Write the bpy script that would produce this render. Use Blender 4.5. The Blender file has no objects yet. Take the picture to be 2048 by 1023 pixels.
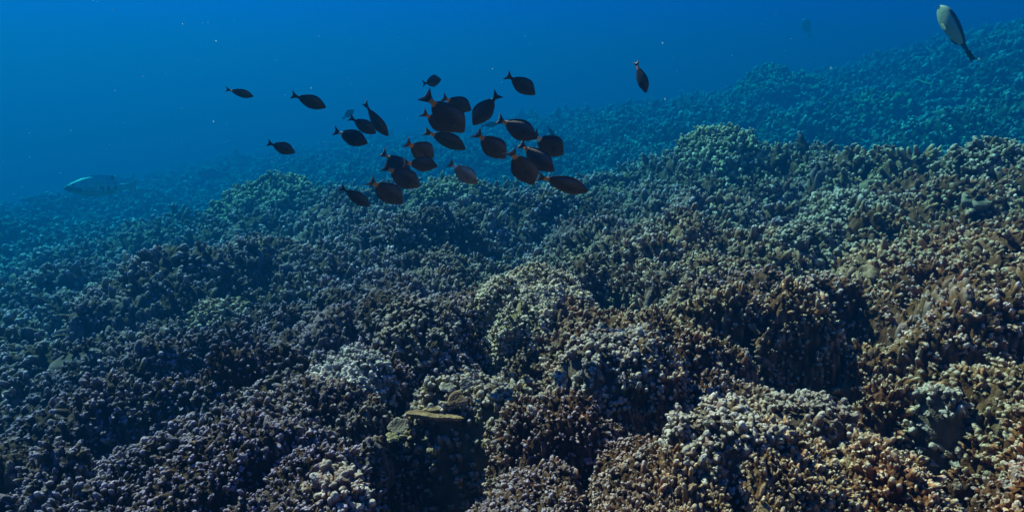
import bpy, math
import numpy as np
from mathutils import Vector, Matrix

S = bpy.context.scene
COL = S.collection
R = math.radians
rng = np.random.default_rng(11)

# ------------------------------------------------------------------ camera
FPX = 1334.0                       # focal length in pixels of the 2048 wide photograph
PITCH = R(15.1)
CAMZ = 0.56
cam_d = bpy.data.cameras.new('camera')
cam = bpy.data.objects.new('camera', cam_d)
COL.objects.link(cam)
cam_d.sensor_width = 36.0
cam_d.lens = FPX / 2048.0 * 36.0
cam_d.clip_start = 0.05
cam_d.clip_end = 2000.0
cam.location = (0, 0, CAMZ)
cam.rotation_euler = (R(90) - PITCH, 0, 0)
S.camera = cam
CR = np.array([1.0, 0, 0])
CF = np.array([0, math.cos(PITCH), -math.sin(PITCH)])
CU = np.array([0, math.sin(PITCH), math.cos(PITCH)])
CO = np.array([0, 0, CAMZ])

# ------------------------------------------------------------------ light
SUN_EL, SUN_AZ = R(49), R(-50)     # azimuth: direction the light comes from, measured from +Y towards +X
w = bpy.data.worlds.new("World")
S.world = w
w.use_nodes = True
nt = w.node_tree
nt.nodes.clear()
sky = nt.nodes.new('ShaderNodeTexSky')
sky.sky_type = 'NISHITA'
sky.sun_disc = False
sky.sun_elevation = SUN_EL
sky.sun_rotation = SUN_AZ
tint = nt.nodes.new('ShaderNodeMix'); tint.data_type = 'RGBA'; tint.blend_type = 'MULTIPLY'
tint.inputs[0].default_value = 1.0
tint.inputs[7].default_value = (0.001, 0.125, 0.69, 1)      # the water column above lets only blue through
bg = nt.nodes.new('ShaderNodeBackground'); bg.inputs[1].default_value = 0.05
wo = nt.nodes.new('ShaderNodeOutputWorld')
nt.links.new(sky.outputs[0], tint.inputs[6])
nt.links.new(tint.outputs[2], bg.inputs[0])
nt.links.new(bg.outputs[0], wo.inputs[0])

sd = bpy.data.lights.new('sun', 'SUN')
sd.energy = 5.0
sd.angle = R(0.5)
sd.color = (1.0, 0.48, 0.38)
sun = bpy.data.objects.new('sun', sd)
COL.objects.link(sun)
sdir = Vector((math.sin(SUN_AZ) * math.cos(SUN_EL), math.cos(SUN_AZ) * math.cos(SUN_EL), math.sin(SUN_EL)))
sun.rotation_euler = sdir.to_track_quat('Z', 'Y').to_euler()
sun.location = (0, 0, 30)

S.view_settings.view_transform = 'Standard'
S.view_settings.look = 'None'
S.view_settings.gamma = 1
S.view_settings.exposure = 1.5
S.render.engine = 'CYCLES'
cy = S.cycles
cy.max_bounces = 4; cy.diffuse_bounces = 1; cy.glossy_bounces = 1; cy.transmission_bounces = 0
cy.volume_bounces = 1; cy.transparent_max_bounces = 4
cy.use_denoising = True

# ------------------------------------------------------------------ numpy noise
def hsh(ix, iy, k=0):
    h = (ix.astype(np.int64) * 374761393 + iy.astype(np.int64) * 668265263 + k * 1274126177) & 0xffffffff
    h = ((h ^ (h >> 13)) * 1274126177) & 0xffffffff
    h = (h ^ (h >> 16)) & 0xffffffff
    return h / 4294967295.0

def vnoise(x, y, k=0):
    ix, iy = np.floor(x), np.floor(y)
    fx, fy = x - ix, y - iy
    fx = fx * fx * (3 - 2 * fx); fy = fy * fy * (3 - 2 * fy)
    a, b = hsh(ix, iy, k), hsh(ix + 1, iy, k)
    c, d = hsh(ix, iy + 1, k), hsh(ix + 1, iy + 1, k)
    return (a + (b - a) * fx) * (1 - fy) + (c + (d - c) * fx) * fy - 0.5

def fbm(x, y, k=0, o=4):
    s, a = 0.0, 1.0
    for i in range(o):
        s = s + a * vnoise(x * 2 ** i, y * 2 ** i, k + i)
        a *= 0.5
    return s

def worley(x, y, k=0, vec=False):
    """distance to the nearest cell point, to the second, a random number per cell (and the vector from the cell point)"""
    ix, iy = np.floor(x), np.floor(y)
    f1 = np.full(x.shape, 9.0); f2 = np.full(x.shape, 9.0); cid = np.zeros(x.shape)
    vx = np.zeros(x.shape); vy = np.zeros(x.shape)
    for dx in (-1, 0, 1):
        for dy in (-1, 0, 1):
            cx, cy_ = ix + dx, iy + dy
            px = cx + 0.5 + 0.9 * (hsh(cx, cy_, k) - 0.5)
            py = cy_ + 0.5 + 0.9 * (hsh(cx, cy_, k + 7) - 0.5)
            d = np.hypot(px - x, py - y)
            near = d < f1
            f2 = np.where(near, f1, np.minimum(f2, d))
            cid = np.where(near, hsh(cx, cy_, k + 13), cid)
            vx = np.where(near, x - px, vx); vy = np.where(near, y - py, vy)
            f1 = np.where(near, d, f1)
    return (f1, f2, cid, vx, vy) if vec else (f1, f2, cid)

def sstep(a, b, x):
    t = np.clip((x - a) / (b - a), 0, 1)
    return t * t * (3 - 2 * t)

# ------------------------------------------------------------------ where a pixel of the photograph lies
def ray(u, v):
    d = CR * (u - 1024.0) / FPX + CU * (511.5 - v) / FPX + CF
    return d

def at_y(u, v, Y):                 # point on the pixel's ray at world depth Y
    d = ray(u, v)
    return CO + d * (Y / d[1])

# ------------------------------------------------------------------ the reef's large shape
CTRL = [  # u, v, depth
    (1024, 1023, 1.75), (0, 1023, 2.35), (2048, 1023, 1.6), (512, 1023, 1.85), (1536, 1023, 1.65),
    (0, 800, 4.0), (512, 800, 3.0), (1024, 800, 2.6), (1536, 800, 2.5), (2048, 800, 2.3),
    (0, 640, 5.8), (512, 640, 4.7), (1024, 640, 3.9), (1536, 640, 3.6), (2048, 640, 3.2),
    (0, 570, 8), (300, 512, 8.8), (560, 440, 9.2), (820, 420, 8.2), (1100, 410, 7.6), (1400, 350, 8.0),
    (1700, 368, 7.2), (2048, 390, 5.6), (1024, 520, 5.4), (1536, 470, 5.6),
    (60, 470, 14), (300, 430, 17), (650, 380, 17), (1000, 345, 16), (1250, 310, 15), (1550, 275, 15),
    (1850, 250, 14.5), (2048, 240, 11.5),
    (0, 455, 34), (400, 355, 50), (800, 300, 50), (1200, 255, 50), (1500, 212, 40), (1750, 152, 30), (2048, 88, 22),
    # the trough behind the near crest
    (300, 520, 10), (560, 455, 12), (820, 445, 10.8), (1100, 445, 10.4), (1400, 385, 11), (1700, 390, 10), (2048, 420, 8),
    (-700, 500, 9), (-500, 800, 4.6), (2700, 600, 3.0), (2700, 250, 10), (2500, 80, 20),
]
NS = 0.42                          # the near reef is measured in units of this many metres
CP = np.array([at_y(u, v, Y * (NS + (1 - NS) * float(np.clip((Y - 3.5) / 5.5, 0, 1)))) for u, v, Y in CTRL])
extra = [(-60, 90, -14), (0, 100, -9.0), (55, 95, -1.0), (70, 55, 1.6), (-35, 12, -7), (0, -3, 0.0), (-5, -3, -0.4), (5, -3, 0.5)]
CP = np.vstack([CP, np.array(extra)])

def tps_kernel(r2):
    return 0.5 * r2 * np.log(r2 + 1e-9)
SC = 5.0                           # work in compressed coordinates so that near and far points weigh alike
def comp(x, y):
    r = np.hypot(x, y + 2.0)
    g = np.log1p(r / 2.0) / np.maximum(r, 1e-6)
    return x * g * SC, (y + 2.0) * g * SC
cx0, cy0 = comp(CP[:, 0], CP[:, 1])
n = len(CP)
K = tps_kernel((cx0[:, None] - cx0[None]) ** 2 + (cy0[:, None] - cy0[None]) ** 2) + np.eye(n) * 0.01
P = np.stack([np.ones(n), cx0, cy0], 1)
A = np.block([[K, P], [P.T, np.zeros((3, 3))]])
SOL = np.linalg.solve(A, np.concatenate([CP[:, 2], np.zeros(3)]))

def base(x, y):
    a, b = comp(x, y)
    out = SOL[n] + SOL[n + 1] * a + SOL[n + 2] * b
    for i in range(n):
        out = out + SOL[i] * tps_kernel((a - cx0[i]) ** 2 + (b - cy0[i]) ** 2)
    return out

def tuft(x, y, D):
    """small bushy tufts, the size a colony's branchlets make; larger out where only whole heads can be told apart"""
    la, ll = np.arctan2(x, y) / 0.046, np.log(np.maximum(D, .2)) / 0.046
    la = la + .35 * fbm(la * .5, ll * .5, 15, 2); ll = ll + .35 * fbm(la * .5 + 7, ll * .5, 16, 2)
    f1, f2, cid, va, vl = worley(la, ll, 91, True)
    h = (0.010 + 0.016 * cid) * D ** .8 * (0.45 - np.minimum(f1, .8) ** 2 * 1.5)
    a = np.arctan2(x, y); sa, ca = np.sin(a), np.cos(a)
    return h, va * ca + vl * sa, -va * sa + vl * ca, f1, cid

HOLES = []                         # x, y, radius x, radius y, depth: the hollows between the coral heads
def height(x, y, fine=True):
    x = np.asarray(x, float); y = np.asarray(y, float)
    z = base(x, y)
    D = np.hypot(x, y)
    xs, ys = x / NS, y / NS
    wx = xs + 0.25 * fbm(xs * 1.1, ys * 1.1, 3, 3); wy = ys + 0.25 * fbm(xs * 1.1 + 9, ys * 1.1, 5, 3)
    f1, f2, _ = worley(wx / 1.25, wy / 1.25, 21)
    q = 0.25 * (0.55 - np.minimum(f1, 0.9) ** 2 * 1.3)
    q = q + 0.34 * (0.2 - np.abs(fbm(wx * 0.75 + 3, wy * 1.15, 71, 3)))
    f1, f2, cid = worley(wx / 0.46, wy / 0.46, 31)
    q = q - 0.15 * np.exp(-((f2 - f1) / .13) ** 2)
    q = q + (0.09 + 0.19 * cid) * (0.5 - np.minimum(f1, 0.9) ** 2 * 1.6)
    q = q + 0.22 * fbm(xs * 0.9, ys * 0.9, 51, 3)
    if fine:
        q = q + 0.06 * fbm(xs * 5, ys * 5, 61, 3)
    z = z + NS * q
    if fine:
        z = z + tuft(x, y, D)[0]
    mid = sstep(1.7, 3.4, D) * (1 - .7 * sstep(9, 15, D))
    f1, f2, cid = worley((x + wx * .12) / 1.15, (y + wy * .12) / .95, 45)
    z = z + mid * ((.10 + .30 * cid) * (.45 - np.minimum(f1, .9) ** 2 * 1.4) - .10 * np.exp(-((f2 - f1) / .10) ** 2))
    far = sstep(7, 13, D)
    f1, f2, cid = worley((x + wx * .3) / 3.1, (y + wy * .3) / 3.1, 41)
    z = z + far * (0.40 + 0.75 * cid) * (0.5 - np.minimum(f1, 0.95) ** 2 * 1.3)
    for hx, hy, ra, rb, dp in HOLES:
        z = z - dp * np.exp(-(((x - hx) / ra) ** 2 + ((y - hy) / rb) ** 2) ** (2.0 if dp > .23 else 1.5))
    return z

def hit(u, v, lo=0.5, hi=40.0):
    """where the ray through a pixel first meets the reef"""
    d = ray(u, v); d = d / d[1]
    Y = np.geomspace(lo, hi, 900)
    p = CO[None] + d[None] * Y[:, None]
    g = p[:, 2] - height(p[:, 0], p[:, 1], False)
    k = np.argmax(g < 0) if (g < 0).any() else len(Y) - 1
    return p[k]

for u, v, ru, rv, dp in [(1232, 606, .26, .62, 2.0), (866, 900, .19, .28, 1.7), (1850, 830, .28, .26, .9), (250, 835, .26, .28, .8),
                         (900, 480, .35, .4, .4), (1100, 445, .5, .5, .35), (1740, 600, .32, .34, .55), (420, 700, .36, .34, .6),
                         (1940, 330, .35, .6, .6), (980, 660, .12, .2, .3), (550, 610, .3, .3, .35), (1640, 770, .24, .2, .45),
                         (1290, 860, .12, .15, .2), (150, 560, .4, .5, .4), (1480, 480, .3, .35, .35), (700, 600, .2, .3, .2),
                         (1480, 655, .45, .16, -.09), (1880, 690, .30, .18, -.2), (830, 705, .25, .16, -.12), (300, 770, .40, .18, -.14),
                         (1250, 800, .3, .14, -.08), (1560, 560, .5, .25, -.06), (700, 470, .5, .4, -.2), (330, 560, .5, .35, -.2)]:
    p = hit(u, v)
    HOLES.append((p[0], p[1], ru * NS, rv * NS, dp * NS))

# ------------------------------------------------------------------ materials
def mat(name, rough=0.8, spec=0.2):
    m = bpy.data.materials.new(name); m.use_nodes = True
    b = m.node_tree.nodes['Principled BSDF']
    b.inputs['Roughness'].default_value = rough
    b.inputs['Specular IOR Level'].default_value = spec
    return m, m.node_tree, b

def node(t, kind, **kw):
    nd = t.nodes.new(kind)
    for k, v in kw.items():
        setattr(nd, k, v)
    return nd

def coral_material():
    m, t, b = mat('coral_skin', 0.85, 0.12)
    at = node(t, 'ShaderNodeAttribute', attribute_name='coral_color')
    tc = node(t, 'ShaderNodeTexCoord')
    n1 = node(t, 'ShaderNodeTexNoise'); n1.inputs['Scale'].default_value = 38; n1.inputs['Detail'].default_value = 4
    mr = node(t, 'ShaderNodeMapRange'); mr.inputs[1].default_value = .3; mr.inputs[2].default_value = .7; mr.inputs[3].default_value = .6; mr.inputs[4].default_value = 1.3
    mx = node(t, 'ShaderNodeMix', data_type='RGBA', blend_type='MULTIPLY'); mx.inputs[0].default_value = 1
    t.links.new(tc.outputs['Object'], n1.inputs['Vector'])
    t.links.new(n1.outputs['Fac'], mr.inputs[0])
    t.links.new(at.outputs['Color'], mx.inputs[6]); t.links.new(mr.outputs[0], mx.inputs[7])
    t.links.new(mx.outputs[2], b.inputs['Base Color'])
    n2 = node(t, 'ShaderNodeTexVoronoi'); n2.inputs['Scale'].default_value = 260
    bp = node(t, 'ShaderNodeBump'); bp.inputs['Strength'].default_value = .5; bp.inputs['Distance'].default_value = .003
    t.links.new(tc.outputs['Object'], n2.inputs['Vector'])
    t.links.new(n2.outputs['Distance'], bp.inputs['Height'])
    t.links.new(bp.outputs[0], b.inputs['Normal'])
    return m

def rock_material():
    m, t, b = mat('reef_rock', 0.9, 0.1)
    tc = node(t, 'ShaderNodeTexCoord')
    n1 = node(t, 'ShaderNodeTexNoise'); n1.inputs['Scale'].default_value = 2.2; n1.inputs['Detail'].default_value = 8
    cr = node(t, 'ShaderNodeValToRGB'); e = cr.color_ramp.elements
    e[0].position = .36; e[0].color = (.030, .022, .016, 1)
    e[1].position = .66; e[1].color = (.13, .075, .045, 1)
    k = cr.color_ramp.elements.new(.5); k.color = (.07, .055, .038, 1)
    t.links.new(tc.outputs['Object'], n1.inputs['Vector']); t.links.new(n1.outputs['Fac'], cr.inputs[0])
    at = node(t, 'ShaderNodeAttribute', attribute_name='coral_color')
    mx = node(t, 'ShaderNodeMix', data_type='RGBA'); mx.inputs[0].default_value = .45
    t.links.new(cr.outputs[0], mx.inputs[6]); t.links.new(at.outputs['Color'], mx.inputs[7])
    t.links.new(mx.outputs[2], b.inputs['Base Color'])
    n2 = node(t, 'ShaderNodeTexNoise'); n2.inputs['Scale'].default_value = 45; n2.inputs['Detail'].default_value = 5
    bp = node(t, 'ShaderNodeBump'); bp.inputs['Strength'].default_value = .8; bp.inputs['Distance'].default_value = .02
    t.links.new(tc.outputs['Object'], n2.inputs['Vector'])
    t.links.new(n2.outputs['Fac'], bp.inputs['Height']); t.links.new(bp.outputs[0], b.inputs['Normal'])
    return m

def fish_material():
    m, t, b = mat('fish_skin', 0.42, 0.35)
    at = node(t, 'ShaderNodeAttribute', attribute_name='skin_color')
    tc = node(t, 'ShaderNodeTexCoord')
    n1 = node(t, 'ShaderNodeTexNoise'); n1.inputs['Scale'].default_value = 22; n1.inputs['Detail'].default_value = 3
    mr = node(t, 'ShaderNodeMapRange'); mr.inputs[3].default_value = .65; mr.inputs[4].default_value = 1.35
    mx = node(t, 'ShaderNodeMix', data_type='RGBA', blend_type='MULTIPLY'); mx.inputs[0].default_value = 1
    t.links.new(tc.outputs['Object'], n1.inputs['Vector']); t.links.new(n1.outputs['Fac'], mr.inputs[0])
    t.links.new(at.outputs['Color'], mx.inputs[6]); t.links.new(mr.outputs[0], mx.inputs[7])
    t.links.new(mx.outputs[2], b.inputs['Base Color'])
    n2 = node(t, 'ShaderNodeTexVoronoi'); n2.inputs['Scale'].default_value = 75
    bp = node(t, 'ShaderNodeBump'); bp.inputs['Strength'].default_value = .25; bp.inputs['Distance'].default_value = .004
    t.links.new(tc.outputs['Object'], n2.inputs['Vector'])
    t.links.new(n2.outputs['Distance'], bp.inputs['Height']); t.links.new(bp.outputs[0], b.inputs['Normal'])
    return m

M_CORAL, M_ROCK, M_FISH = coral_material(), rock_material(), fish_material()

# ------------------------------------------------------------------ mesh from arrays
def mesh_arrays(name, V, tris=None, quads=None, color=None, attr='coral_color', material=None):
    me = bpy.data.meshes.new(name)
    nt_, nq = (0 if tris is None else len(tris)), (0 if quads is None else len(quads))
    loops = np.concatenate([a.ravel() for a in (tris, quads) if a is not None]).astype(np.int32)
    start = np.concatenate([np.arange(nt_) * 3, nt_ * 3 + np.arange(nq) * 4]).astype(np.int32)
    me.vertices.add(len(V)); me.vertices.foreach_set('co', np.ascontiguousarray(V, np.float32).ravel())
    me.loops.add(len(loops)); me.loops.foreach_set('vertex_index', loops)
    me.polygons.add(nt_ + nq); me.polygons.foreach_set('loop_start', start)
    me.polygons.foreach_set('use_smooth', np.ones(nt_ + nq, bool))
    me.update(calc_edges=True)
    if color is not None:
        a = me.attributes.new(attr, 'FLOAT_COLOR', 'POINT')
        c4 = np.ones((len(V), 4), np.float32); c4[:, :3] = color
        a.data.foreach_set('color', c4.ravel())
    if material:
        me.materials.append(material)
    return me

def link(name, me, **props):
    o = bpy.data.objects.new(name, me); COL.objects.link(o)
    for k, v in props.items():
        o[k] = v
    return o

PAL = np.array([(.37, .26, .16), (.40, .33, .29), (.46, .36, .24), (.36, .31, .19), (.34, .20, .12), (.54, .46, .36), (.43, .33, .26), (.27, .19, .13)])
def colony(x, y, D):
    """colour of the coral growing at a place, and its colony's random number and edge distance"""
    x, y = x / NS, y / NS
    wx = x + .16 * fbm(x * 2.5, y * 2.5, 3, 3); wy = y + .16 * fbm(x * 2.5 + 5, y * 2.5, 4, 3)
    f1, f2, cid = worley(wx / .40, wy / .40, 77)
    t = np.clip(.5 + .9 * fbm(wx * .8, wy * .8, 33, 3) + .5 * (cid - .5), 0, .999) * (len(PAL) - 1)
    k = t.astype(int); f = (t - k)[:, None]
    c = PAL[k] * (1 - f) + PAL[k + 1] * f
    c = c * (1 + .5 * fbm(x * 3.1, y * 3.1, 37, 3))[:, None]
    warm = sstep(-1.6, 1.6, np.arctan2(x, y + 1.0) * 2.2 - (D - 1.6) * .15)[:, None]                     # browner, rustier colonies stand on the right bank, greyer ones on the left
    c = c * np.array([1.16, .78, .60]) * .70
    c = c * (1 - (.40 - .50 * warm) * (1 - sstep(1.8, 3.5, D))[:, None])      # close by, the left is darkened: shade of the slope painted in
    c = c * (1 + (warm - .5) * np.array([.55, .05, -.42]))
    k = sstep(-.35, .45, fbm(x * 1.3 + 20, y * 1.3, 39, 3) + .9 * (warm[:, 0] - .5))[:, None]
    pale = np.array([.74, .62, .82]) * (1 - k) + np.array([.92, .76, .52]) * k           # lavender or cream growing tips
    return c, cid, f2 - f1, pale

# ------------------------------------------------------------------ the reef floor: one sheet, finer near the middle of things
def reef_floor():
    na, nr = 520, 460
    ang = np.linspace(R(-72), R(72), na)
    rad = np.geomspace(0.14, 140.0, nr)
    aa, rr = np.meshgrid(ang, rad)
    x, y = rr * np.sin(aa), rr * np.cos(aa) - 0.2
    z = height(x, y) - 0.02 - .012 * rr
    V = np.stack([x, y, z], -1).reshape(-1, 3)
    i = np.arange(nr * na).reshape(nr, na)
    q = np.stack([i[:-1, :-1], i[:-1, 1:], i[1:, 1:], i[1:, :-1]], -1).reshape(-1, 4)[:, ::-1]
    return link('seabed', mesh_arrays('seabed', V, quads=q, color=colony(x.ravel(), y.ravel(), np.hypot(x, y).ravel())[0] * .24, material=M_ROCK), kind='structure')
reef_floor()

# ------------------------------------------------------------------ coral fingers
def lobe(seg, prof, off=(0, 0, 0), tilt=(0, 0), sc=1.0, seed=0):
    r_ = np.random.default_rng(seed)
    a = np.arange(seg) / seg * 2 * math.pi
    V, ring = [], []
    bend = r_.normal(0, .16, 2)
    for z, rr in prof:
        k = rr * (1 + r_.normal(0, .09, seg))
        V.append(np.stack([np.cos(a) * k + bend[0] * z * z, np.sin(a) * k + bend[1] * z * z, np.full(seg, z)], 1))
    nrg = len(prof)
    V = np.vstack(V + [np.array([[bend[0], bend[1], prof[-1][0] + .12 * prof[-1][1] + .03]])])
    tip = len(V) - 1
    q = []
    for i in range(nrg - 1):
        for j in range(seg):
            q.append((i * seg + j, i * seg + (j + 1) % seg, (i + 1) * seg + (j + 1) % seg, (i + 1) * seg + j))
    t = [((nrg - 1) * seg + j, (nrg - 1) * seg + (j + 1) % seg, tip) for j in range(seg)]
    V = V * sc
    cx_, sx = math.cos(tilt[0]), math.sin(tilt[0])
    x, z = V[:, 0] * cx_ + V[:, 2] * sx, -V[:, 0] * sx + V[:, 2] * cx_
    V = np.stack([x, V[:, 1], z], 1)
    c2, s2 = math.cos(tilt[1]), math.sin(tilt[1])
    V = np.stack([V[:, 0] * c2 - V[:, 1] * s2, V[:, 0] * s2 + V[:, 1] * c2, V[:, 2]], 1) + np.array(off)
    return V, np.array(t), np.array(q)

PROF_HI = [(0, 1.25), (.7, 1.06), (1.4, .95), (2.0, .90), (2.45, .78), (2.75, .54), (2.87, .28)]
PROF_LO = [(0, 1.2), (1.2, .98), (2.1, .86), (2.75, .50)]
def proto(kind, seed, hi):
    """kind 0: one knob; 1, 2, 3: that many smaller knobs fused to the flank or the top of the first"""
    pr, sg = (PROF_HI, 8) if hi else (PROF_LO, 6)
    r_ = np.random.default_rng(seed + 100)
    parts = [lobe(sg, pr, seed=seed, sc=1.0 if kind == 0 else .86)]
    a0 = r_.uniform(0, 6.28)
    for k in range(kind):
        q_ = r_.uniform(.5, .72)
        parts.append(lobe(sg, [(z * .55, q * q_) for z, q in pr], off=(0, 0, r_.uniform(.7, 1.5)), tilt=(r_.uniform(.45, 1.0), a0 + k * 6.28 / kind + r_.normal(0, .4)), seed=seed + 200 + k))
    V, T, Q, nv = [], [], [], 0
    for v, t, q in parts:
        V.append(v); T.append(t + nv); Q.append(q + nv); nv += len(v)
    return np.vstack(V), np.vstack(T), np.vstack(Q)
PROTO = {hi: [proto(k, s * 17 + k, hi) for s, k in enumerate((0, 0, 1, 1, 2, 2, 3, 3, 0, 1))] for hi in (True, False)}

def frames(d):
    """an orthonormal basis with its z along each row of d, turned at random about it"""
    d = d / np.linalg.norm(d, axis=1, keepdims=True)
    a = rng.normal(size=d.shape)
    x = a - d * (a * d).sum(1, keepdims=True)
    x /= np.linalg.norm(x, axis=1, keepdims=True)
    return np.stack([x, np.cross(d, x), d], 2)

def grow(P_, N_, rad, ln, colr, hi, tips=np.array([[.72, .62, .52]])):
    """merge one finger per point into arrays; ln stretches the finger, colr is its colour"""
    kinds = rng.integers(0, len(PROTO[True]), len(P_))
    B = frames(N_)
    V, T, Q, C, nv = [], [], [], [], 0
    for flag in (True, False):
        for k, (pv, pt, pq) in enumerate(PROTO[flag]):
            s = np.where((kinds == k) & (hi == flag))[0]
            if not len(s):
                continue
            loc = pv[None] * rad[s, None, None] * np.stack([np.ones(len(s)), np.ones(len(s)), ln[s]], 1)[:, None, :]
            v = np.einsum('nij,nmj->nmi', B[s], loc) + P_[s, None, :]
            off = (np.arange(len(s)) * len(pv))[:, None, None] + nv
            V.append(v.reshape(-1, 3)); T.append((pt[None] + off).reshape(-1, 3)); Q.append((pq[None] + off).reshape(-1, 4))
            tipw = 0.28 + 0.85 * np.clip((pv[:, 2] - .3) / 2.3, 0, 1) ** 1.6        # growing tips are paler; the shade of the gaps is painted into the stalk
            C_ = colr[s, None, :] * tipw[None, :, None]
            w_ = (.86 * np.clip((pv[:, 2] - 1.9) / .7, 0, 1))[None, :, None]  # tips whitened further, highlights put into the colour
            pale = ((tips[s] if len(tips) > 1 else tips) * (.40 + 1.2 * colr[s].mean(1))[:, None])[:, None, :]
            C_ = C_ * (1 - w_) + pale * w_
            C.append(np.minimum(C_, .92).reshape(-1, 3))
            nv += len(s) * len(pv)
    return np.vstack(V), np.vstack(T), np.vstack(Q), np.vstack(C)


def normals(x, y):
    e = 0.010 * np.hypot(x, y) + .004
    gx = (height(x + e, y, False) - height(x - e, y, False)) / (2 * e)
    gy = (height(x, y + e, False) - height(x, y - e, False)) / (2 * e)
    N_ = np.stack([-gx, -gy, np.ones_like(gx)], 1)
    return N_ / np.linalg.norm(N_, axis=1, keepdims=True)

# ---- coral heads that stand out: label, pixel, width in pixels, height ratio, finger pixels, colour, kind of surface
HEADS = [
    ('rounded tan coral mound of fine knobs left of the large dark hollow', 1068, 615, 230, .70, 6.5, (1.0, 1.0, .66)),
    ('pale yellow knobby coral head on the crest right of the fish school', 1440, 335, 160, .55, 9, (.85, .80, .46)),
    ('large greenish coral head on the hazy left crest below the leftmost fish of the school', 540, 425, 200, .5, 9, (.50, .62, .42)),
    ('yellowish peaked coral clump in the dim left part of the reef', 432, 655, 110, .6, 11, (.44, .38, .22)),
    ('pale blue grey finger coral thicket left of the stacked coral plates', 690, 770, 150, .45, 10, (.62, .80, .95)),
    ('pink lavender stubby coral tuft at the very bottom near the plates', 685, 1015, 100, .7, 17, (.60, .42, .38)),
    ('dark knobby coral dome directly above the stacked coral plates', 830, 690, 170, .55, 10, (.28, .22, .19)),
    ('whitish coral cluster with thick lumps on the right crest', 1700, 440, 150, .4, 11, (.56, .52, .44)),
    ('low olive coral hump rising in the haze at upper right', 1775, 255, 110, .5, 10, (.36, .38, .20)),
    ('broad hazy coral mound farthest back at upper right', 1560, 205, 150, .6, 9, (.40, .42, .34)),
    ('long pale coral bank at the bottom edge right of centre', 1440, 985, 170, .35, 13, (.58, .52, .42)),
    ('lilac brown coral ridge of short knobs near the bottom right', 1640, 905, 170, .45, 12, (.46, .34, .31)),
    ('small cream coral tip standing alone before the dark lower right hollow', 1880, 880, 70, .9, 14, (.60, .55, .47)),
    ('yellow green coral clump on the crest behind the lowest swimming fish', 905, 415, 130, .5, 10, (.42, .44, .22)),
    ('rust red crusted coral lump in the middle of the reef', 870, 555, 80, .5, 9, (.34, .15, .09)),
    ('grey lavender coral ridge sloping down to the left in the foreground', 1215, 800, 190, .35, 12, (.50, .44, .42)),
    ('golden coral bank of twisted short lobes at the bottom centre', 930, 1000, 230, .4, 12, (.52, .42, .22)),
    ('arched dark coral ledge with a pale crest cut by the right edge', 1990, 345, 130, .6, 10, (.40, .34, .24)),
    ('brown and cream coral head on the right slope under the pale cluster', 1640, 560, 170, .45, 11, (.46, .38, .28)),
]
FOOT = []
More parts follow.
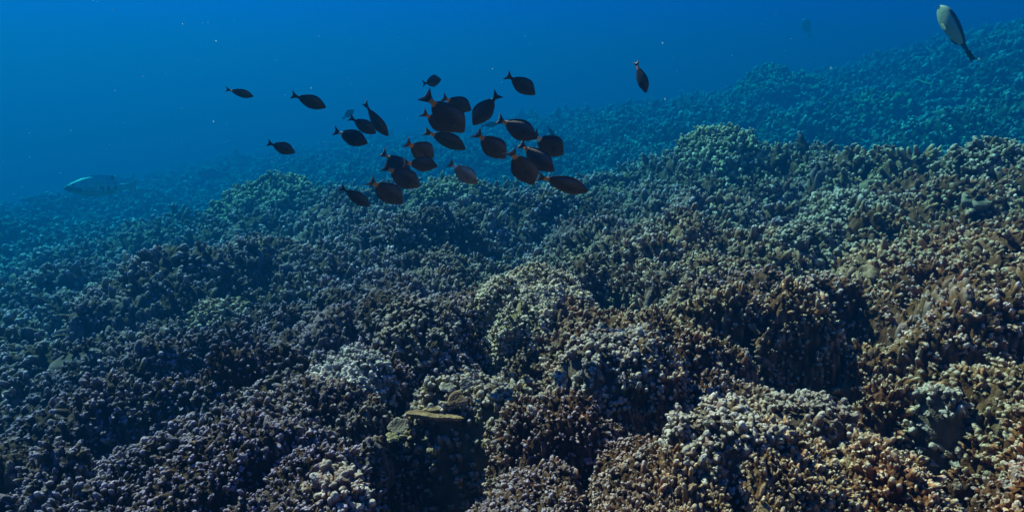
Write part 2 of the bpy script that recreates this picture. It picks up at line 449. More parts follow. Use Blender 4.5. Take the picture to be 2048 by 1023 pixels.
def coral_head(label, u, v, wpx, hr, fpx, colr):
    colr = tuple(c * .65 + g * .35 for c, g in zip(colr, (.46, .39, .30)))
    colr = tuple(c * k * .82 for c, k in zip(colr, (1.12, .90, .72)))
    p = hit(u, v)
    D = float(np.linalg.norm(p - CO))
    rad = wpx / 2 / FPX * D
    cx_, cy_ = p[0], p[1] + rad * 0.35
    fr = fpx / 2.5 / FPX * D
    area = 2 * math.pi * rad * rad * (0.5 + hr * .6)
    npt = int(min(6000, area / (1.75 * fr) ** 2))
    k = np.arange(npt) + .5
    # points over a lumpy dome
    zz = 1 - k / npt * 1.0
    ph = k * 2.399963 + rng.normal(0, .25, npt)
    sx = np.sqrt(1 - zz ** 2)
    d = np.stack([sx * np.cos(ph), sx * np.sin(ph), zz], 1)
    lump = 1 + .55 * fbm(d[:, 0] * 2.6 + u, d[:, 1] * 2.6 + v, 5, 4)
    qa = np.arange(24) * 2.4; qr = rad * .55 * np.sqrt(np.arange(24) / 24)
    gz = float(np.percentile(height(cx_ + qr * np.cos(qa), cy_ + qr * np.sin(qa)), 70)) + rad * .08
    pos = np.stack([cx_ + d[:, 0] * rad * lump, cy_ + d[:, 1] * rad * lump, d[:, 2] * rad * hr * lump], 1)
    ground = height(pos[:, 0], pos[:, 1])
    low = 1 - d[:, 2]
    pos[:, 2] += gz * (1 - low) + ground * low - rad * .05
    nrm = d * np.array([1, 1, 1 / hr]); nrm /= np.linalg.norm(nrm, axis=1, keepdims=True)
    nrm = nrm + np.array([0, 0, .35]) + rng.normal(0, .22, nrm.shape)
    # core under the fingers
    na, nr = 40, 14
    CV = []
    for i in range(nr + 1):
        t_ = i / nr * math.pi * .5
        for j in range(na):
            a = j / na * 2 * math.pi
            CV.append((math.sin(t_) * math.cos(a), math.sin(t_) * math.sin(a), math.cos(t_)))
    CV = np.array(CV)
    lc = 1 + .55 * fbm(CV[:, 0] * 2.6 + u, CV[:, 1] * 2.6 + v, 5, 4)
    cv = np.stack([cx_ + CV[:, 0] * rad * lc, cy_ + CV[:, 1] * rad * lc, CV[:, 2] * rad * hr * lc], 1)
    g2 = height(cv[:, 0], cv[:, 1])
    cv[:, 2] += gz * CV[:, 2] + g2 * (1 - CV[:, 2]) - rad * .17
    ii = np.arange((nr + 1) * na).reshape(nr + 1, na)
    cq = np.stack([ii[:-1], ii[1:], np.roll(ii, -1, 1)[1:], np.roll(ii, -1, 1)[:-1]], -1).reshape(-1, 4)
    cc = np.array(colr)[None] * (0.75 + .5 * rng.random((npt, 1))) * (1 + rng.normal(0, .06, (npt, 3)))
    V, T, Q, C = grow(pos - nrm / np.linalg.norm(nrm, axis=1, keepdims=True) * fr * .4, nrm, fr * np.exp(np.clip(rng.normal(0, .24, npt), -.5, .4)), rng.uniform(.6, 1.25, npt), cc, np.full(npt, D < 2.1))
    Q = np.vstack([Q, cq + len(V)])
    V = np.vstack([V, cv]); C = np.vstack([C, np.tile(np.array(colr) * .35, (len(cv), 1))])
    org = np.array([cx_, cy_, gz])
    o = link('coral_head', mesh_arrays('coral_head', V - org, T, Q, C, material=M_CORAL), label=label, category='coral')
    o.location = org
    FOOT.append((cx_, cy_, rad))
for h in HEADS:
    coral_head(*h)

# ---- the rest of the living cover, far too much to count: one object
def upsample(g, f):
    """refine a regular grid f times by straight interpolation"""
    for ax in (0, 1):
        g = np.moveaxis(g, ax, 0)
        n_ = g.shape[0]
        t = np.arange((n_ - 1) * f + 1) / f
        k = np.minimum(t.astype(int), n_ - 2); w_ = (t - k).reshape((-1,) + (1,) * (g.ndim - 1))
        g = np.moveaxis(g[k] * (1 - w_) + g[k + 1] * w_, 0, ax)
    return g

def fused_cover():
    """the sheet of grown-together knobs and twisted lobes"""
    f = 3
    ang = np.arange(R(-61), R(61), .0017 * f)
    lr = np.arange(math.log(.37), math.log(82.0), .0024 * f)
    A_, L_ = np.meshgrid(ang, lr)
    D0 = np.exp(L_); x0, y0 = D0 * np.sin(A_), D0 * np.cos(A_)
    sh = A_.shape
    z0 = height(x0, y0)
    n0 = normals(x0.ravel(), y0.ravel()).reshape(sh + (3,))
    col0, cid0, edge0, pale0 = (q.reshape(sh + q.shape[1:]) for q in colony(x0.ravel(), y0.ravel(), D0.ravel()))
    _, sx0, sy0, _, _ = tuft(x0, y0, D0)
    d0 = .7 * n0 + np.array([0, 0, .5]) + np.stack([sx0, sy0, np.zeros(sh)], -1) * 1.1
    mask0 = np.ones(sh)
    for hx, hy, hr_ in FOOT:                              # the sheet dips under each head
        z0 = z0 - hr_ * .30 * (1 - sstep(.35, .85, np.hypot(x0 - hx, y0 - hy) / hr_))
    for hx, hy, hr_ in FOOT:
        mask0 = np.minimum(mask0, sstep(.55, .9, np.hypot(x0 - hx, y0 - hy) / hr_) * .8 + .2)
    for hx, hy, ra, rb, dp in HOLES:
        if dp > .33:
            mask0 = np.minimum(mask0, sstep(.6, 1.3, ((x0 - hx) / ra) ** 2 + ((y0 - hy) / rb) ** 2) * .35 + .65)
    A, L, Z, Nn, Dr, C0, M_ = (upsample(q, f) for q in (A_, L_, z0, n0, d0, col0, mask0))
    cid = np.repeat(np.repeat(cid0, f, 0), f, 1)[:A.shape[0], :A.shape[1]]
    D = np.exp(L)
    a, l = A / .0092, L / .0092
    wa = a + 1.1 * fbm(a * .22, l * .22, 201, 2) + .5 * vnoise(a * .8, l * .8, 205)
    wl = l + 1.1 * fbm(a * .22 + 40, l * .22, 202, 2) + .5 * vnoise(a * .8 + 9, l * .8, 206)
    f1, f2, kid = worley(wa, wl, 211)
    knob = np.clip(1 - (f1 / (.42 + .28 * kid)) ** 2, 0, 1) ** .6 * (.45 + .55 * ((kid * 7.7) % 1))
    ridge = np.clip(1 - 5.2 * np.abs(vnoise(wa * .62, wl * .62, 221)), 0, 1) ** .7 * (.65 + .7 * vnoise(a * .5, l * .5, 223))
    small = np.clip(1 - (worley(wa * 1.9 + 3, wl * 1.9, 231)[0] / .6) ** 2, 0, 1) ** .7
    mixr = .6 * sstep(.35, .65, (cid * 3.7) % 1)
    h = np.maximum(knob * (1 - .45 * mixr), ridge * (.35 + .6 * mixr)) * .8 + .30 * small
    h = h * (.75 + .5 * sstep(-.3, .3, fbm(a * .09, l * .09, 241, 2)))
    amp = .0125 * D * (.6 + .7 * ((cid * 11.3) % 1)) * np.where(D > 9, .75, 1) * M_
    Dr = Dr / np.linalg.norm(Dr, axis=-1, keepdims=True)
    V = np.stack([D * np.sin(A), D * np.cos(A), Z], -1) + Dr * (h * amp - .003 * D)[..., None]
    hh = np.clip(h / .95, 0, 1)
    C = C0 * (.13 + .50 * hh ** 1.4)[..., None]  # recesses between knobs darkened, shade put into the colour
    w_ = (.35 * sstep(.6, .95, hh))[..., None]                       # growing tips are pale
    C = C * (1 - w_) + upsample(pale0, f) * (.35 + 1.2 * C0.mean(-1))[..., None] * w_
    nr, na = A.shape
    i = np.arange(nr * na).reshape(nr, na)
    q = np.stack([i[:-1, :-1], i[:-1, 1:], i[1:, 1:], i[1:, :-1]], -1).reshape(-1, 4)
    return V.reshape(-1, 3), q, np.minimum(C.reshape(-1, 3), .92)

def coral_cover():
    step = 0.0076
    ang = np.arange(R(-61), R(61), step)
    lr = np.arange(math.log(0.37), math.log(80.0), step)
    aa, ll = np.meshgrid(ang, lr)
    aa = aa + rng.uniform(-.5, .5, aa.shape) * step; ll = ll + rng.uniform(-.5, .5, ll.shape) * step
    aa, D = aa.ravel(), np.exp(ll).ravel()
    x, y = D * np.sin(aa), D * np.cos(aa)
    N_ = normals(x, y)
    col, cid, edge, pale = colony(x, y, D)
    # as many per area of slope as per area of flat ground
    p = np.minimum(3.2, .66 / np.maximum(N_[:, 2], .1)) * np.where(edge < .10, .75, 1)
    rp = np.floor(p + rng.random(len(p))).astype(int)
    pick = np.repeat(np.arange(len(x)), rp)
    x, y, D, col, cid, N_, pale = x[pick], y[pick], D[pick], col[pick], cid[pick], N_[pick], pale[pick]
    first = np.concatenate([[True], pick[1:] != pick[:-1]])
    jit = np.where(first, 0, step * .8)
    x = x + rng.normal(0, 1, len(x)) * D * jit; y = y + rng.normal(0, 1, len(x)) * D * jit
    keep = np.ones(len(x), bool)
    keep &= ~((cid > .965) & (rng.random(len(x)) < .3))                # a few colonies are thinning out
    for hx, hy, hr_ in FOOT:
        keep &= np.hypot(x - hx, y - hy) > hr_ * .8
    for hx, hy, ra, rb, dp in HOLES:
        keep &= ~((((x - hx) / ra) ** 2 + ((y - hy) / rb) ** 2 < 1.0) & (dp > .6))
    x, y, D, cid, col, N_, pale = x[keep], y[keep], D[keep], cid[keep], col[keep], N_[keep], pale[keep]
    m = len(x)
    z = height(x, y)
    _, sx, sy, f1, tid = tuft(x, y, D)
    size = (.74 + .75 * ((cid * 7.13) % 1) ** 1.5) * np.exp(rng.normal(0, .32, m)) * (1.12 - .35 * np.minimum(f1, .8))
    size = np.minimum(size, 1.7) * .92
    rad = np.maximum(.0020, .0027 * D) * size * (1 + .2 * (1 - sstep(.8, 1.9, D)))
    ln = (.95 + .75 * ((cid * 13.7) % 1)) * rng.uniform(.6, 1.3, m) * np.where(D > 9, .75, 1)
    splay = np.stack([sx, sy, np.zeros(m)], 1) * 1.3
    dirn = .7 * N_ + np.array([0, 0, .5]) + splay + rng.normal(0, .2, (m, 3))
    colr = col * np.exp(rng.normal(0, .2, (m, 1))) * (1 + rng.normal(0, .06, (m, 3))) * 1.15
    P_ = np.stack([x, y, z], 1) - dirn / np.linalg.norm(dirn, axis=1, keepdims=True) * (rad * .2 - .0035 * D)[:, None]
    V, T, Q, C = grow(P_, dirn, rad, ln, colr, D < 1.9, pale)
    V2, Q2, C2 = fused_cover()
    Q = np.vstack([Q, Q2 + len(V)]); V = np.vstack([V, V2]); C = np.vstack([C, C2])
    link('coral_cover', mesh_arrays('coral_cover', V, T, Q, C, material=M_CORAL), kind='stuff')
coral_cover()

# ------------------------------------------------------------------ plate corals
def plate(label, u, v, Y, wpx, depth_r, thick, colr, tilt, rot, cupped=0.0, seed=0, part=None):
    """a thin coral plate with a wavy rim, growing out of the reef wall"""
    c = at_y(u, v, Y)
    rad = wpx / 2 / FPX * np.linalg.norm(c - CO)
    thick *= .6
    r_ = np.random.default_rng(seed)
    na, nr = 56, 9
    amp = r_.normal(0, .065, 6); phs = r_.uniform(0, 6.28, 6)
    V = []
    for side in (1, -1):
        for i in range(nr + 1):
            t_ = i / nr
            for j in range(na):
                a = j / na * 2 * math.pi
                rim = 1 + sum(amp[k] * math.sin((k + 2) * a + phs[k]) for k in range(6))
                r1 = t_ * rim * rad
                zz = cupped * rad * t_ ** 2 + .035 * rad * t_ * sum(amp[k] * 6 * math.sin((k + 1) * a + phs[k]) for k in range(4))
                zz += side * thick * .5 * math.sqrt(max(0, 1 - t_ ** 4)) + .012 * rad * math.sin(t_ * 40 + a) * t_
                V.append((r1 * math.cos(a), r1 * math.sin(a) * depth_r, zz))
    V = np.array(V)
    nn = (nr + 1) * na
    ii = np.arange(nn).reshape(nr + 1, na); jj = np.roll(ii, -1, 1)
    top = np.stack([ii[:-1], ii[1:], jj[1:], jj[:-1]], -1).reshape(-1, 4)
    bot = top[:, ::-1] + nn
    rimq = np.stack([ii[-1], ii[-1] + nn, jj[-1] + nn, jj[-1]], -1)
    Q = np.vstack([top, bot, rimq])
    tt = np.tile(np.repeat(np.arange(nr + 1) / nr, na), 2)[:, None]          # paler towards the rim
    C = np.array(colr)[None] * (.85 + .3 * r_.random((len(V), 1))) * (.5 + .75 * tt ** 3)
    o = link('plate_coral', mesh_arrays('plate_coral', V, None, Q, C, material=M_CORAL), label=label, category='coral')
    o.location = c
    o.rotation_euler = (tilt, rot[0], rot[1])
    return o
hp = hit(868, 838)
PY = hp[1] - .028
plate('lower tan coral plate with a thick wavy rim over the dark hole', 868, 832, PY - 0.021, 106, .55, .020, (.32, .20, .10), R(-24), (R(7), 0), .04, 1)
plate('upper thin coral plate stacked just above the longer tan plate', 890, 815, PY - 0.004, 74, .6, .014, (.32, .21, .11), R(-24), (R(4), .4), .04, 2)
plate('smooth round bracket coral leaning out right above the two plates', 914, 797, PY - 0.010, 34, .9, .012, (.38, .22, .12), R(48), (R(-18), .2), .12, 3)
plate('small pale bracket coral tucked left of the round bracket coral', 893, 774, PY + 0.010, 30, .8, .010, (.55, .48, .34), R(22), (R(10), .3), .1, 4)
plate('narrow upright bracket coral at the upper right of the bracket cluster', 932, 766, PY, 26, .9, .010, (.42, .34, .27), R(55), (R(-40), .1), .1, 5)
plate('tiny tan shelf coral on the left lip of the dark hole', 785, 874, PY - 0.051, 26, .8, .012, (.55, .42, .20), R(18), (R(8), 0), .1, 6)
plate('cupped brown shelf coral above the tiny tan shelf', 797, 853, PY - 0.021, 40, .85, .014, (.34, .26, .19), R(30), (R(-6), .4), .25, 7)
q = hit(1945, 420); plate('small upturned grey brown coral cup with a curled rim near the right edge', 1945, 412, q[1], 44, .9, .08, (.24, .19, .14), R(14), (R(-8), .6), .6, 8)
q = hit(165, 720); plate('small flat dull coral shelf slanting down among knobs in the dark left foreground', 150, 722, q[1], 76, .6, .06, (.16, .14, .13), R(10), (R(-13), .3), .05, 10)
q = hit(1868, 172); plate('flat yellowish table coral far back on the right slope', 1868, 168, q[1], 60, .9, .06, (.46, .42, .22), R(10), (R(8), 0), .05, 11)

# ------------------------------------------------------------------ fish
def spline(pts, x):
    p = np.array(pts, float)
    return np.interp(x, p[:, 0], p[:, 1])

def smooth_profile(pts, x):
    """piecewise curve through the points, rounded"""
    p = np.array(pts, float)
    d = np.gradient(p[:, 1], p[:, 0])
    i = np.clip(np.searchsorted(p[:, 0], x) - 1, 0, len(p) - 2)
    h = p[i + 1, 0] - p[i, 0]; t = (x - p[i, 0]) / h
    return ((2 * t ** 3 - 3 * t ** 2 + 1) * p[i, 1] + (t ** 3 - 2 * t ** 2 + t) * h * d[i]
            + (-2 * t ** 3 + 3 * t ** 2) * p[i + 1, 1] + (t ** 3 - t ** 2) * h * d[i + 1])

def fish_mesh(name, top, bot, width, dorsal, anal, tail, colour, bend=0.0, eye_x=.86, eye_z=.05, pect=True, seed=0):
    """one continuous skin from snout (x = 1) to tail fin (x = 0): trunk, dorsal, anal and tail fins.
    top/bot/width: outlines of the trunk; dorsal/anal: fin height beyond it; tail: (flare, fork)"""
    xs = np.concatenate([np.linspace(0, .17, 11)[:-1], np.linspace(.17, .95, 40)[:-1], 1 - .05 * (1 - np.linspace(0, 1, 7)) ** 2])
    nz = 17
    tt = np.linspace(-1, 1, nz)
    V, C = [], []
    for x in xs:
        zt, zb, wd = float(smooth_profile(top, x)), float(smooth_profile(bot, x)), max(.0008, float(smooth_profile(width, x)))
        ft, fb = float(spline(dorsal, x)), float(spline(anal, x))
        intail = x < .16
        row = []
        for side in (1, -1):
            for k in range(nz):
                t_ = tt[k] if side == 1 else tt[nz - 1 - k]
                if intail:
                    f = (.16 - x) / .16
                    half = .045 + (tail[0] - .045) * f ** 1.25
                    z = t_ * half + (zt + zb) / 2 * (1 - f)
                    yy = (wd * (1 - f) ** 1.5 + .0028) * math.sqrt(max(.03, 1 - t_ * t_))
                    xx = x + tail[1] * f * (1 - t_ * t_) - .02 * f
                else:
                    # middle 11 rows on the trunk, three at each edge on the fins
                    if abs(t_) <= .70:
                        s = t_ / .70
                        z = (zt + zb) / 2 + (zt - zb) / 2 * math.sin(s * math.pi / 2)
                        yy = wd * math.cos(s * math.pi / 2) ** .8 + .0035
                        xx = x
                    else:
                        g = (abs(t_) - .70) / .30
                        z = zt + ft * g if t_ > 0 else zb - fb * g
                        yy = .0035 * (1 - .75 * g)
                        xx = x - .25 * (ft if t_ > 0 else fb) * g
                y_ = side * yy
                lag = (1 - x) ** 2
                row.append((xx, y_ + bend * lag, z))
                C.append(colour(x, t_, z, zt, zb, intail))
        V += row
    m = 2 * nz; ns = len(xs)
    ii = np.arange(ns * m).reshape(ns, m); jj = np.roll(ii, -1, 1)
    Q = np.stack([ii[:-1], ii[1:], jj[1:], jj[:-1]], -1).reshape(-1, 4)[:, ::-1]
    T = []
    for row, flip in ((ii[0], False), (ii[-1], True)):
        c = len(V)
        V.append(tuple(np.mean([V[i] for i in row], 0))); C.append(C[row[0]])
        for j in range(m):
            a, b = row[j], row[(j + 1) % m]
            T.append((a, b, c) if flip else (b, a, c))
    # pectoral fins and eyes
    def blob(cx_, cy_, cz, rx, ry, rz, col, az=0.0, el=0.0):
        nonlocal V, C, T
        o = len(V)
        for i in range(7):
            th = math.pi * i / 6
            for j in range(10):
                a = 2 * math.pi * j / 10
                p = Vector((rx * math.sin(th) * math.cos(a), ry * math.sin(th) * math.sin(a), rz * math.cos(th)))
                p = Matrix.Rotation(az, 3, 'Z') @ (Matrix.Rotation(el, 3, 'Y') @ p)
                V.append((cx_ + p.x, cy_ + p.y, cz + p.z)); C.append(col)
        for i in range(6):
            for j in range(10):
                a, b = o + i * 10 + j, o + i * 10 + (j + 1) % 10
                T.append((a, a + 10, b + 10)); T.append((a, b + 10, b))
    for sgn in (1, -1):
        wd = float(smooth_profile(width, eye_x))
        blob(eye_x, sgn * wd * .78, eye_z, .020, .012, .020, (.015, .013, .012))
        blob(eye_x, sgn * wd * .74, eye_z, .027, .010, .027, (.16, .10, .05))
        if pect:
            wp = float(smooth_profile(width, eye_x - .13))
            col = colour(eye_x - .2, 0, 0, .2, -.2, False)
            blob(eye_x - .19, sgn * (wp + .022), -.02, .075, .004, .030, tuple(c * .6 for c in col), az=-sgn * .35, el=.45)
    return mesh_arrays(name, np.array(V) - np.array([.5, 0, 0]), np.array(T), Q, np.array(C), 'skin_color', M_FISH)

SG_TOP = [(0, .03), (.16, .040), (.22, .055), (.34, .125), (.48, .190), (.62, .222), (.76, .200), (.88, .125), (.95, .055), (1, .0)]
SG_BOT = [(0, -.03), (.16, -.040), (.22, -.055), (.34, -.125), (.48, -.190), (.62, -.215), (.76, -.190), (.88, -.120), (.95, -.075), (1, -.03)]
SG_W = [(0, .002), (.16, .016), (.22, .022), (.34, .045), (.5, .072), (.66, .086), (.8, .076), (.9, .05), (.96, .03), (1, .010)]
SG_D = [(0, 0), (.22, 0), (.26, .030), (.5, .038), (.72, .032), (.84, .012), (.88, 0), (1, 0)]
SG_A = [(0, 0), (.22, 0), (.26, .028), (.5, .034), (.62, .026), (.70, 0), (1, 0)]

def surgeon_colour(body, back, spot, edge):
    def f(x, t_, z, zt, zb, intail):
        if intail and (abs(t_) > .9 or x < .012):
            return edge
        if .105 < x < .25 and abs(t_) < .68:
            return spot
        if intail:
            return tuple(c * .8 for c in body)
        k = float(np.clip((z - .06) / .16, 0, 1)) if abs(t_) <= .72 else 0  # highlight from overhead light painted in as a lighter back
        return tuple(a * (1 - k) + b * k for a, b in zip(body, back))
    return f
KINDS = {
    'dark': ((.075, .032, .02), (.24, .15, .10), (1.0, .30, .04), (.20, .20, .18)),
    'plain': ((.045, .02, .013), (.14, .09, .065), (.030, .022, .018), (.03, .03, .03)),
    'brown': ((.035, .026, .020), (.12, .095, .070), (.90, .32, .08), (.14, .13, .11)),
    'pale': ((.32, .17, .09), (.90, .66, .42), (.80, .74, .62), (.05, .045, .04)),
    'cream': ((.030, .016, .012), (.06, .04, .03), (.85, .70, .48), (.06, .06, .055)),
}
FM = {}
def fish_data(kind, bend):
    if (kind, bend) not in FM:
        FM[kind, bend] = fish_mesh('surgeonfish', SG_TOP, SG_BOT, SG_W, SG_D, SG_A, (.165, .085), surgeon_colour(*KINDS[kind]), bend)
    return FM[kind, bend]

PROTO_FISH = None
def place_fish(me, name, label, cat, tail, head, hpx, Y, ratio, thick, group=None, away=0.0, flip=1):
    """lay a fish along the line tail -> head seen from the photograph's camera, at real depth Y"""
    t0, h0 = np.array(tail, float), np.array(head, float)
    Spx = np.linalg.norm(h0 - t0)
    rel = hpx / Spx
    cosf, roll = 1.0, 0.0
    if rel > ratio:
        cosf = max(.35, ratio / rel)
    else:
        # apparent depth^2 = (ratio cos r)^2 + (thick sin r)^2
        c2 = (rel ** 2 - thick ** 2) / (ratio ** 2 - thick ** 2)
        roll = math.acos(math.sqrt(min(1, max(.0, c2))))
    if name == 'surgeonfish': roll = max(roll, R(15))          # seen a little from above
    mid = (t0 + h0) / 2
    c = at_y(mid[0], mid[1], Y)
    zc = float(np.dot(c - CO, CF))
    L = Spx / FPX * zc / cosf
    a2 = (h0 - t0) / Spx
    # axes across this fish's own line of sight
    f_ = (c - CO) / np.linalg.norm(c - CO)
    r_ = np.cross(f_, CU); r_ /= np.linalg.norm(r_)
    u_ = np.cross(r_, f_)
    ax = (r_ * a2[0] - u_ * a2[1]) * cosf + f_ * math.sqrt(1 - cosf ** 2) * (1 if away >= 0 else -1)
    n2 = np.array([-a2[1], a2[0]]);
    if n2[1] > 0: n2 = -n2                                # dorsal side up in the picture
    up = (r_ * n2[0] - u_ * n2[1]) * flip
    up = up * math.cos(roll) - f_ * math.sin(roll)
    up = up - ax * np.dot(up, ax); up /= np.linalg.norm(up)
    side = np.cross(up, ax)
    global PROTO_FISH
    if name == 'surgeonfish' and PROTO_FISH is not None:
        o = PROTO_FISH.copy(); o.data = me; COL.objects.link(o)
    else:
        o = bpy.data.objects.new(name, me); COL.objects.link(o)
        if name == 'surgeonfish': PROTO_FISH = o
    Mx = Matrix((tuple(ax) + (0,), tuple(side) + (0,), tuple(up) + (0,), (0, 0, 0, 1))).transposed()
    o.matrix_world = Matrix.Translation(Vector(c)) @ Mx @ Matrix.Scale(L, 4)
    o['label'] = label; o['category'] = cat
    if group: o['group'] = group
    return o

G = 'dark surgeonfish schooling above the reef'
SCHOOL = [  # kind, bend, tail px, head px, apparent depth px, depth Y, towards/away, label
    ('brown', .0, (454, 181), (505, 190), 17, 3.3, 1, 'small greyish fish farthest left in the school'),
    ('plain', .0, (585, 192), (651, 212), 27, 2.7, 1, 'black leaf shaped fish in open water, second from the left along the top'),
    ('plain', .2, (721, 215), (777, 270), 24, 2.6, 1, 'slim black fish with thin raised tail above two close neighbours on the left'),
    ('plain', .0, (700, 236), (752, 265), 26, 2.9, -1, 'black fish half hidden behind the slim fish with thin raised tail'),
    ('cream', .2, (668, 266), (735, 284), 32, 2.5, 1, 'black fish with a cream spot before its spread tail on the left'),
    ('plain', .0, (537, 287), (589, 303), 24, 3.0, 1, 'small lone black fish low on the left of the school'),
    ('dark', .0, (812, 286), (868, 313), 40, 2.45, 1, 'dark fish with upright pale edged tail, above the three stacked fish'),
    ('dark', -.18, (808, 322), (875, 331), 30, 2.35, 1, 'level dark fish with orange spot, right of the stacked fish'),
    ('brown', .2, (762, 308), (822, 348), 34, 2.55, -1, 'brownish fish with pale tail stalk, behind another in the stacked trio'),
    ('dark', .2, (774, 340), (839, 372), 40, 2.3, 1, 'dark fish with yellow orange tail spot, in front of the stacked trio'),
    ('dark', -.18, (738, 356), (806, 406), 42, 2.3, 1, 'rounded black fish with reddish tail stalk low over the coral crest'),
    ('plain', .0, (682, 375), (739, 411), 25, 2.6, 1, 'slim black fish without visible tail, lowest and leftmost over the crest'),
    ('pale', .0, (898, 326), (955, 366), 31, 2.6, 1, 'pale tan backed fish with white tail stalk, lightest of the school'),
    ('brown', -.18, (855, 255), (931, 297), 31, 2.35, 1, 'long brown fish with orange spot just under the largest fish'),
    ('plain', .0, (846, 168), (882, 158), 22, 3.8, 1, 'small bluish black oval fish topmost in the school'),
    ('plain', -.18, (1014, 148), (1071, 188), 33, 2.7, 1, 'dark fish with notched back swimming alone above the right half of the school'),
    ('dark', .2, (856, 203), (930, 262), 54, 2.15, 1, 'largest dark fish with orange spot at the heart of the school'),
    ('brown', .0, (885, 196), (943, 219), 33, 2.7, 1, 'brown fish peeking out behind the upper right of the largest fish'),
    ('dark', .0, (845, 226), (905, 262), 34, 2.4, 1, 'black fish mostly hidden behind the largest fish, only its tail clear'),
    ('plain', .0, (997, 188), (945, 249), 37, 2.6, -1, 'black fish heading down left with its tail up right'),
    ('dark', .2, (993, 242), (1075, 275), 40, 2.3, 1, 'dark fish with orange spot and pale tail, upper right of the school'),
    ('dark', .0, (952, 266), (1013, 315), 43, 2.25, 1, 'dark fish with red orange spot, in the middle right of the school'),
    ('cream', .0, (1066, 270), (1127, 308), 45, 2.5, 1, 'rounded dark fish with cream tail stalk at the right end of the school'),
    ('dark', .2, (1035, 292), (1109, 341), 38, 2.3, 1, 'dark fish with bright orange spot, behind the upright plump fish'),
    ('dark', -.18, (1019, 292), (1069, 369), 50, 2.05, 1, 'plump dark fish pointing steeply down with bright orange spot'),
    ('dark', .0, (1075, 352), (1176, 382), 34, 2.1, 1, 'long black fish with red orange spot, lowest right over the crest'),
    ('brown', .0, (1272, 124), (1293, 185), 22, 2.9, 1, 'narrow brown fish pointing straight down, apart on the right'),
    ('plain', .0, (686, 238), (707, 219), 13, 8.0, 1, 'faint blue ghostly fish far behind the left end of the school'),
    ('plain', .0, (962, 252), (996, 247), 11, 7.5, 1, 'faint blue fish in the gap between the dark tails at centre right'),
    ('plain', .0, (1094, 252), (1111, 276), 9, 6.5, 1, 'tiny blue fish just above the rounded fish with cream tail stalk'),
]
for kind, bend, tail, head, hpx, Y, aw, lab in SCHOOL:
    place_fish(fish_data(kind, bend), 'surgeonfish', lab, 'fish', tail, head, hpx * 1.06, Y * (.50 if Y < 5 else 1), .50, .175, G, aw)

# the big spotted fish at left
BT = [(0, .03), (.16, .045), (.24, .055), (.36, .115), (.5, .165), (.62, .175), (.76, .135), (.88, .075), (.95, .035), (1, -.005)]
BB = [(0, -.03), (.16, -.045), (.24, -.055), (.36, -.105), (.5, -.150), (.62, -.165), (.76, -.140), (.88, -.095), (.95, -.065), (1, -.03)]
BW = [(0, .002), (.16, .016), (.3, .040), (.5, .075), (.66, .085), (.8, .072), (.9, .05), (.96, .03), (1, .012)]
def spotted(x, t_, z, zt, zb, intail):
    base_c = np.array((.72, .78, .72)); dark = np.array((.03, .035, .04))
    if abs(t_) < .72 and not intail:
        for sx in (.30, .40, .49):
            if abs(x - sx) < .028 and -.035 < z < .025: return tuple(dark)
        if x > .76 and -.05 < z < .02: return tuple(dark)
        if x > .94: return tuple(dark * 1.4)
        if z < -.04: base_c = base_c * np.array((.6, .62, .5))
    if t_ > .72 and abs(x - .345) < .016: return tuple(dark)
    return tuple(base_c)
me = fish_mesh('spotted_fish', BT, BB, BW, [(0, 0), (.24, 0), (.29, .04), (.345, .085), (.42, .05), (.6, .022), (.75, 0), (1, 0)],
               [(0, 0), (.24, 0), (.28, .045), (.36, .03), (.45, 0), (1, 0)], (.13, .075), spotted, .06)
place_fish(me, 'spotted_fish', 'large pale spotted fish facing left in the hazy water at left', 'fish', (264, 367), (140, 378), 50, 10.0, .42, .17, None, 1)

# the pale fish at upper right
def pale_dark(x, t_, z, zt, zb, intail):
    if intail or x < .30: return (.012, .014, .016)
    if t_ > .55 and x < .86: return (.02, .025, .03)
    if t_ < -.74: return (.018, .02, .025)
    if x > .95 and z < .02: return (.05, .06, .06)
    k = float(np.clip((.30 - z) / .5, 0, 1))
    return (.44 + .05 * k, .47 + .05 * k, .34)
PT = [(0, .03), (.16, .022), (.28, .03), (.40, .085), (.55, .125), (.70, .145), (.84, .135), (.93, .10), (.98, .05), (1, .02)]
PB = [(0, -.03), (.16, -.022), (.28, -.03), (.40, -.085), (.55, -.130), (.70, -.145), (.84, -.125), (.93, -.085), (.98, -.04), (1, -.0)]
me = fish_mesh('pale_fish', PT, PB, BW, [(0, 0), (.26, 0), (.32, .025), (.6, .02), (.85, 0), (1, 0)],
               [(0, 0), (.30, 0), (.34, .05), (.42, .055), (.55, 0), (1, 0)], (.05, .02), pale_dark, -.05)
place_fish(me, 'pale_fish', 'pale green fish with black tail hanging head up at the upper right', 'fish', (1936, 124), (1884, 9), 34, 3.6, .34, .17, None, 1)
me = fish_mesh('distant_fish', PT, PB, BW, SG_D, SG_A, (.10, .03), lambda x, t_, z, zt, zb, i: (.5, .55, .5))
place_fish(me, 'distant_fish', 'barely visible pale fish far off in the upper right water', 'fish', (1620, 74), (1609, 39), 18, 24.0, .34, .17, None, -1)

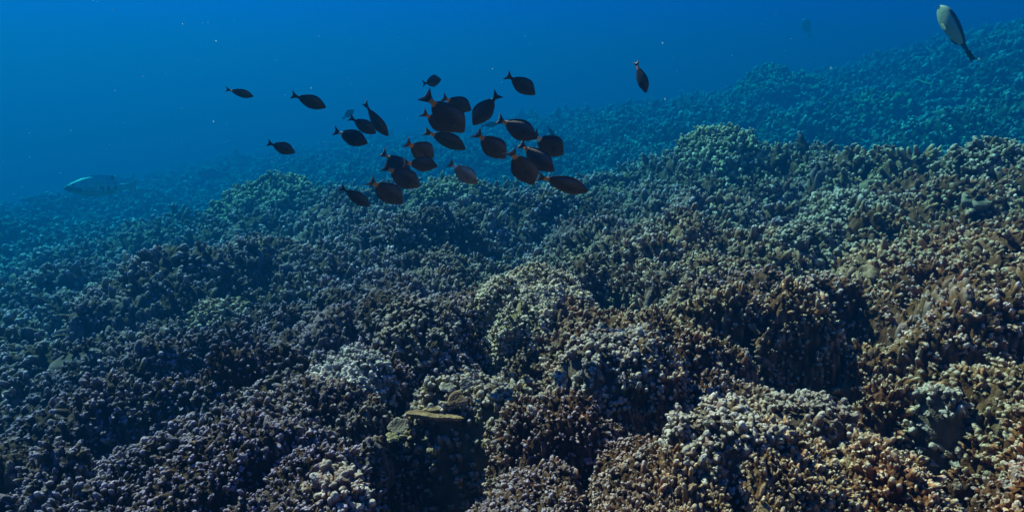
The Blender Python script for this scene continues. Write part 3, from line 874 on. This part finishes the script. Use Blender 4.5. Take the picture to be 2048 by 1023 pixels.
# ------------------------------------------------------------------ specks drifting in the water
def specks():
    V, T, Q, C, nv = [], [], [], [], 0
    big = [(1325, 86, 2), (1330, 198, 2), (1662, 136, 2.2), (432, 82, 1.5), (427, 243, 1.6), (622, 176, 1.3), (985, 138, 1.3), (365, 48, 1.3), (1958, 118, 2)]
    lst = [(u, v, s, rng.uniform(2.2, 3.2)) for u, v, s in big]
    lst += [(rng.uniform(-200, 2250), rng.uniform(-60, 420), rng.uniform(.3, .75), rng.uniform(1.5, 5.5)) for _ in range(200)]
    for u, v, s, Y in lst:
        c = at_y(u, v, Y); r_ = s / FPX * np.linalg.norm(c - CO)
        a = np.arange(6) / 6 * 2 * math.pi
        for zz, rr in ((-.5, .85), (.5, .85)):
            V += [c + r_ * np.array([math.cos(k) * rr * rng.uniform(.6, 1.2), math.sin(k) * rr * rng.uniform(.6, 1.2), zz]) for k in a]
        V += [c + np.array([0, 0, -r_]), c + np.array([0, 0, r_])]
        for j in range(6):
            k = (j + 1) % 6
            Q.append((nv + j, nv + k, nv + 6 + k, nv + 6 + j)); T += [(nv + k, nv + j, nv + 12), (nv + 6 + j, nv + 6 + k, nv + 13)]
        nv += 14
    m, t, b = mat('drifting_matter', .9, .1); b.inputs['Base Color'].default_value = (.8, .85, .8, 1)
    tr = t.nodes.new('ShaderNodeBsdfTranslucent'); tr.inputs[0].default_value = (.9, .95, .9, 1)
    tp = t.nodes.new('ShaderNodeBsdfTransparent')
    ms = t.nodes.new('ShaderNodeMixShader'); ms.inputs[0].default_value = .5
    t.links.new(tp.outputs[0], ms.inputs[1]); t.links.new(tr.outputs[0], ms.inputs[2])
    t.links.new(ms.outputs[0], t.nodes['Material Output'].inputs['Surface'])
    link('drifting_specks', mesh_arrays('drifting_specks', np.array(V), np.array(T), np.array(Q), material=m), kind='stuff')
specks()

# ------------------------------------------------------------------ the water itself
def water_haze():
    x0, x1, y0, y1, z0, z1 = -150, 150, -16, 160, -60, 2.7
    V = np.array([(x, y, z) for z in (z0, z1) for y in (y0, y1) for x in (x0, x1)], float)
    Q = np.array([(0, 2, 3, 1), (4, 5, 7, 6), (0, 1, 5, 4), (2, 6, 7, 3), (0, 4, 6, 2), (1, 3, 7, 5)])
    m = bpy.data.materials.new('sea_water'); m.use_nodes = True
    t = m.node_tree; t.nodes.clear()
    o = t.nodes.new('ShaderNodeOutputMaterial'); v = t.nodes.new('ShaderNodeVolumePrincipled')
    v.inputs['Color'].default_value = (.0006, 0.0372, 0.0980, 1)
    v.inputs['Absorption Color'].default_value = (.0, 0.7015, 0.7866, 1)
    v.inputs['Density'].default_value = .31
    v.inputs['Anisotropy'].default_value = .35
    t.links.new(v.outputs[0], o.inputs['Volume'])
    me = mesh_arrays('haze', V, None, Q, material=m)
    link('haze', me, kind='stuff')
water_haze()
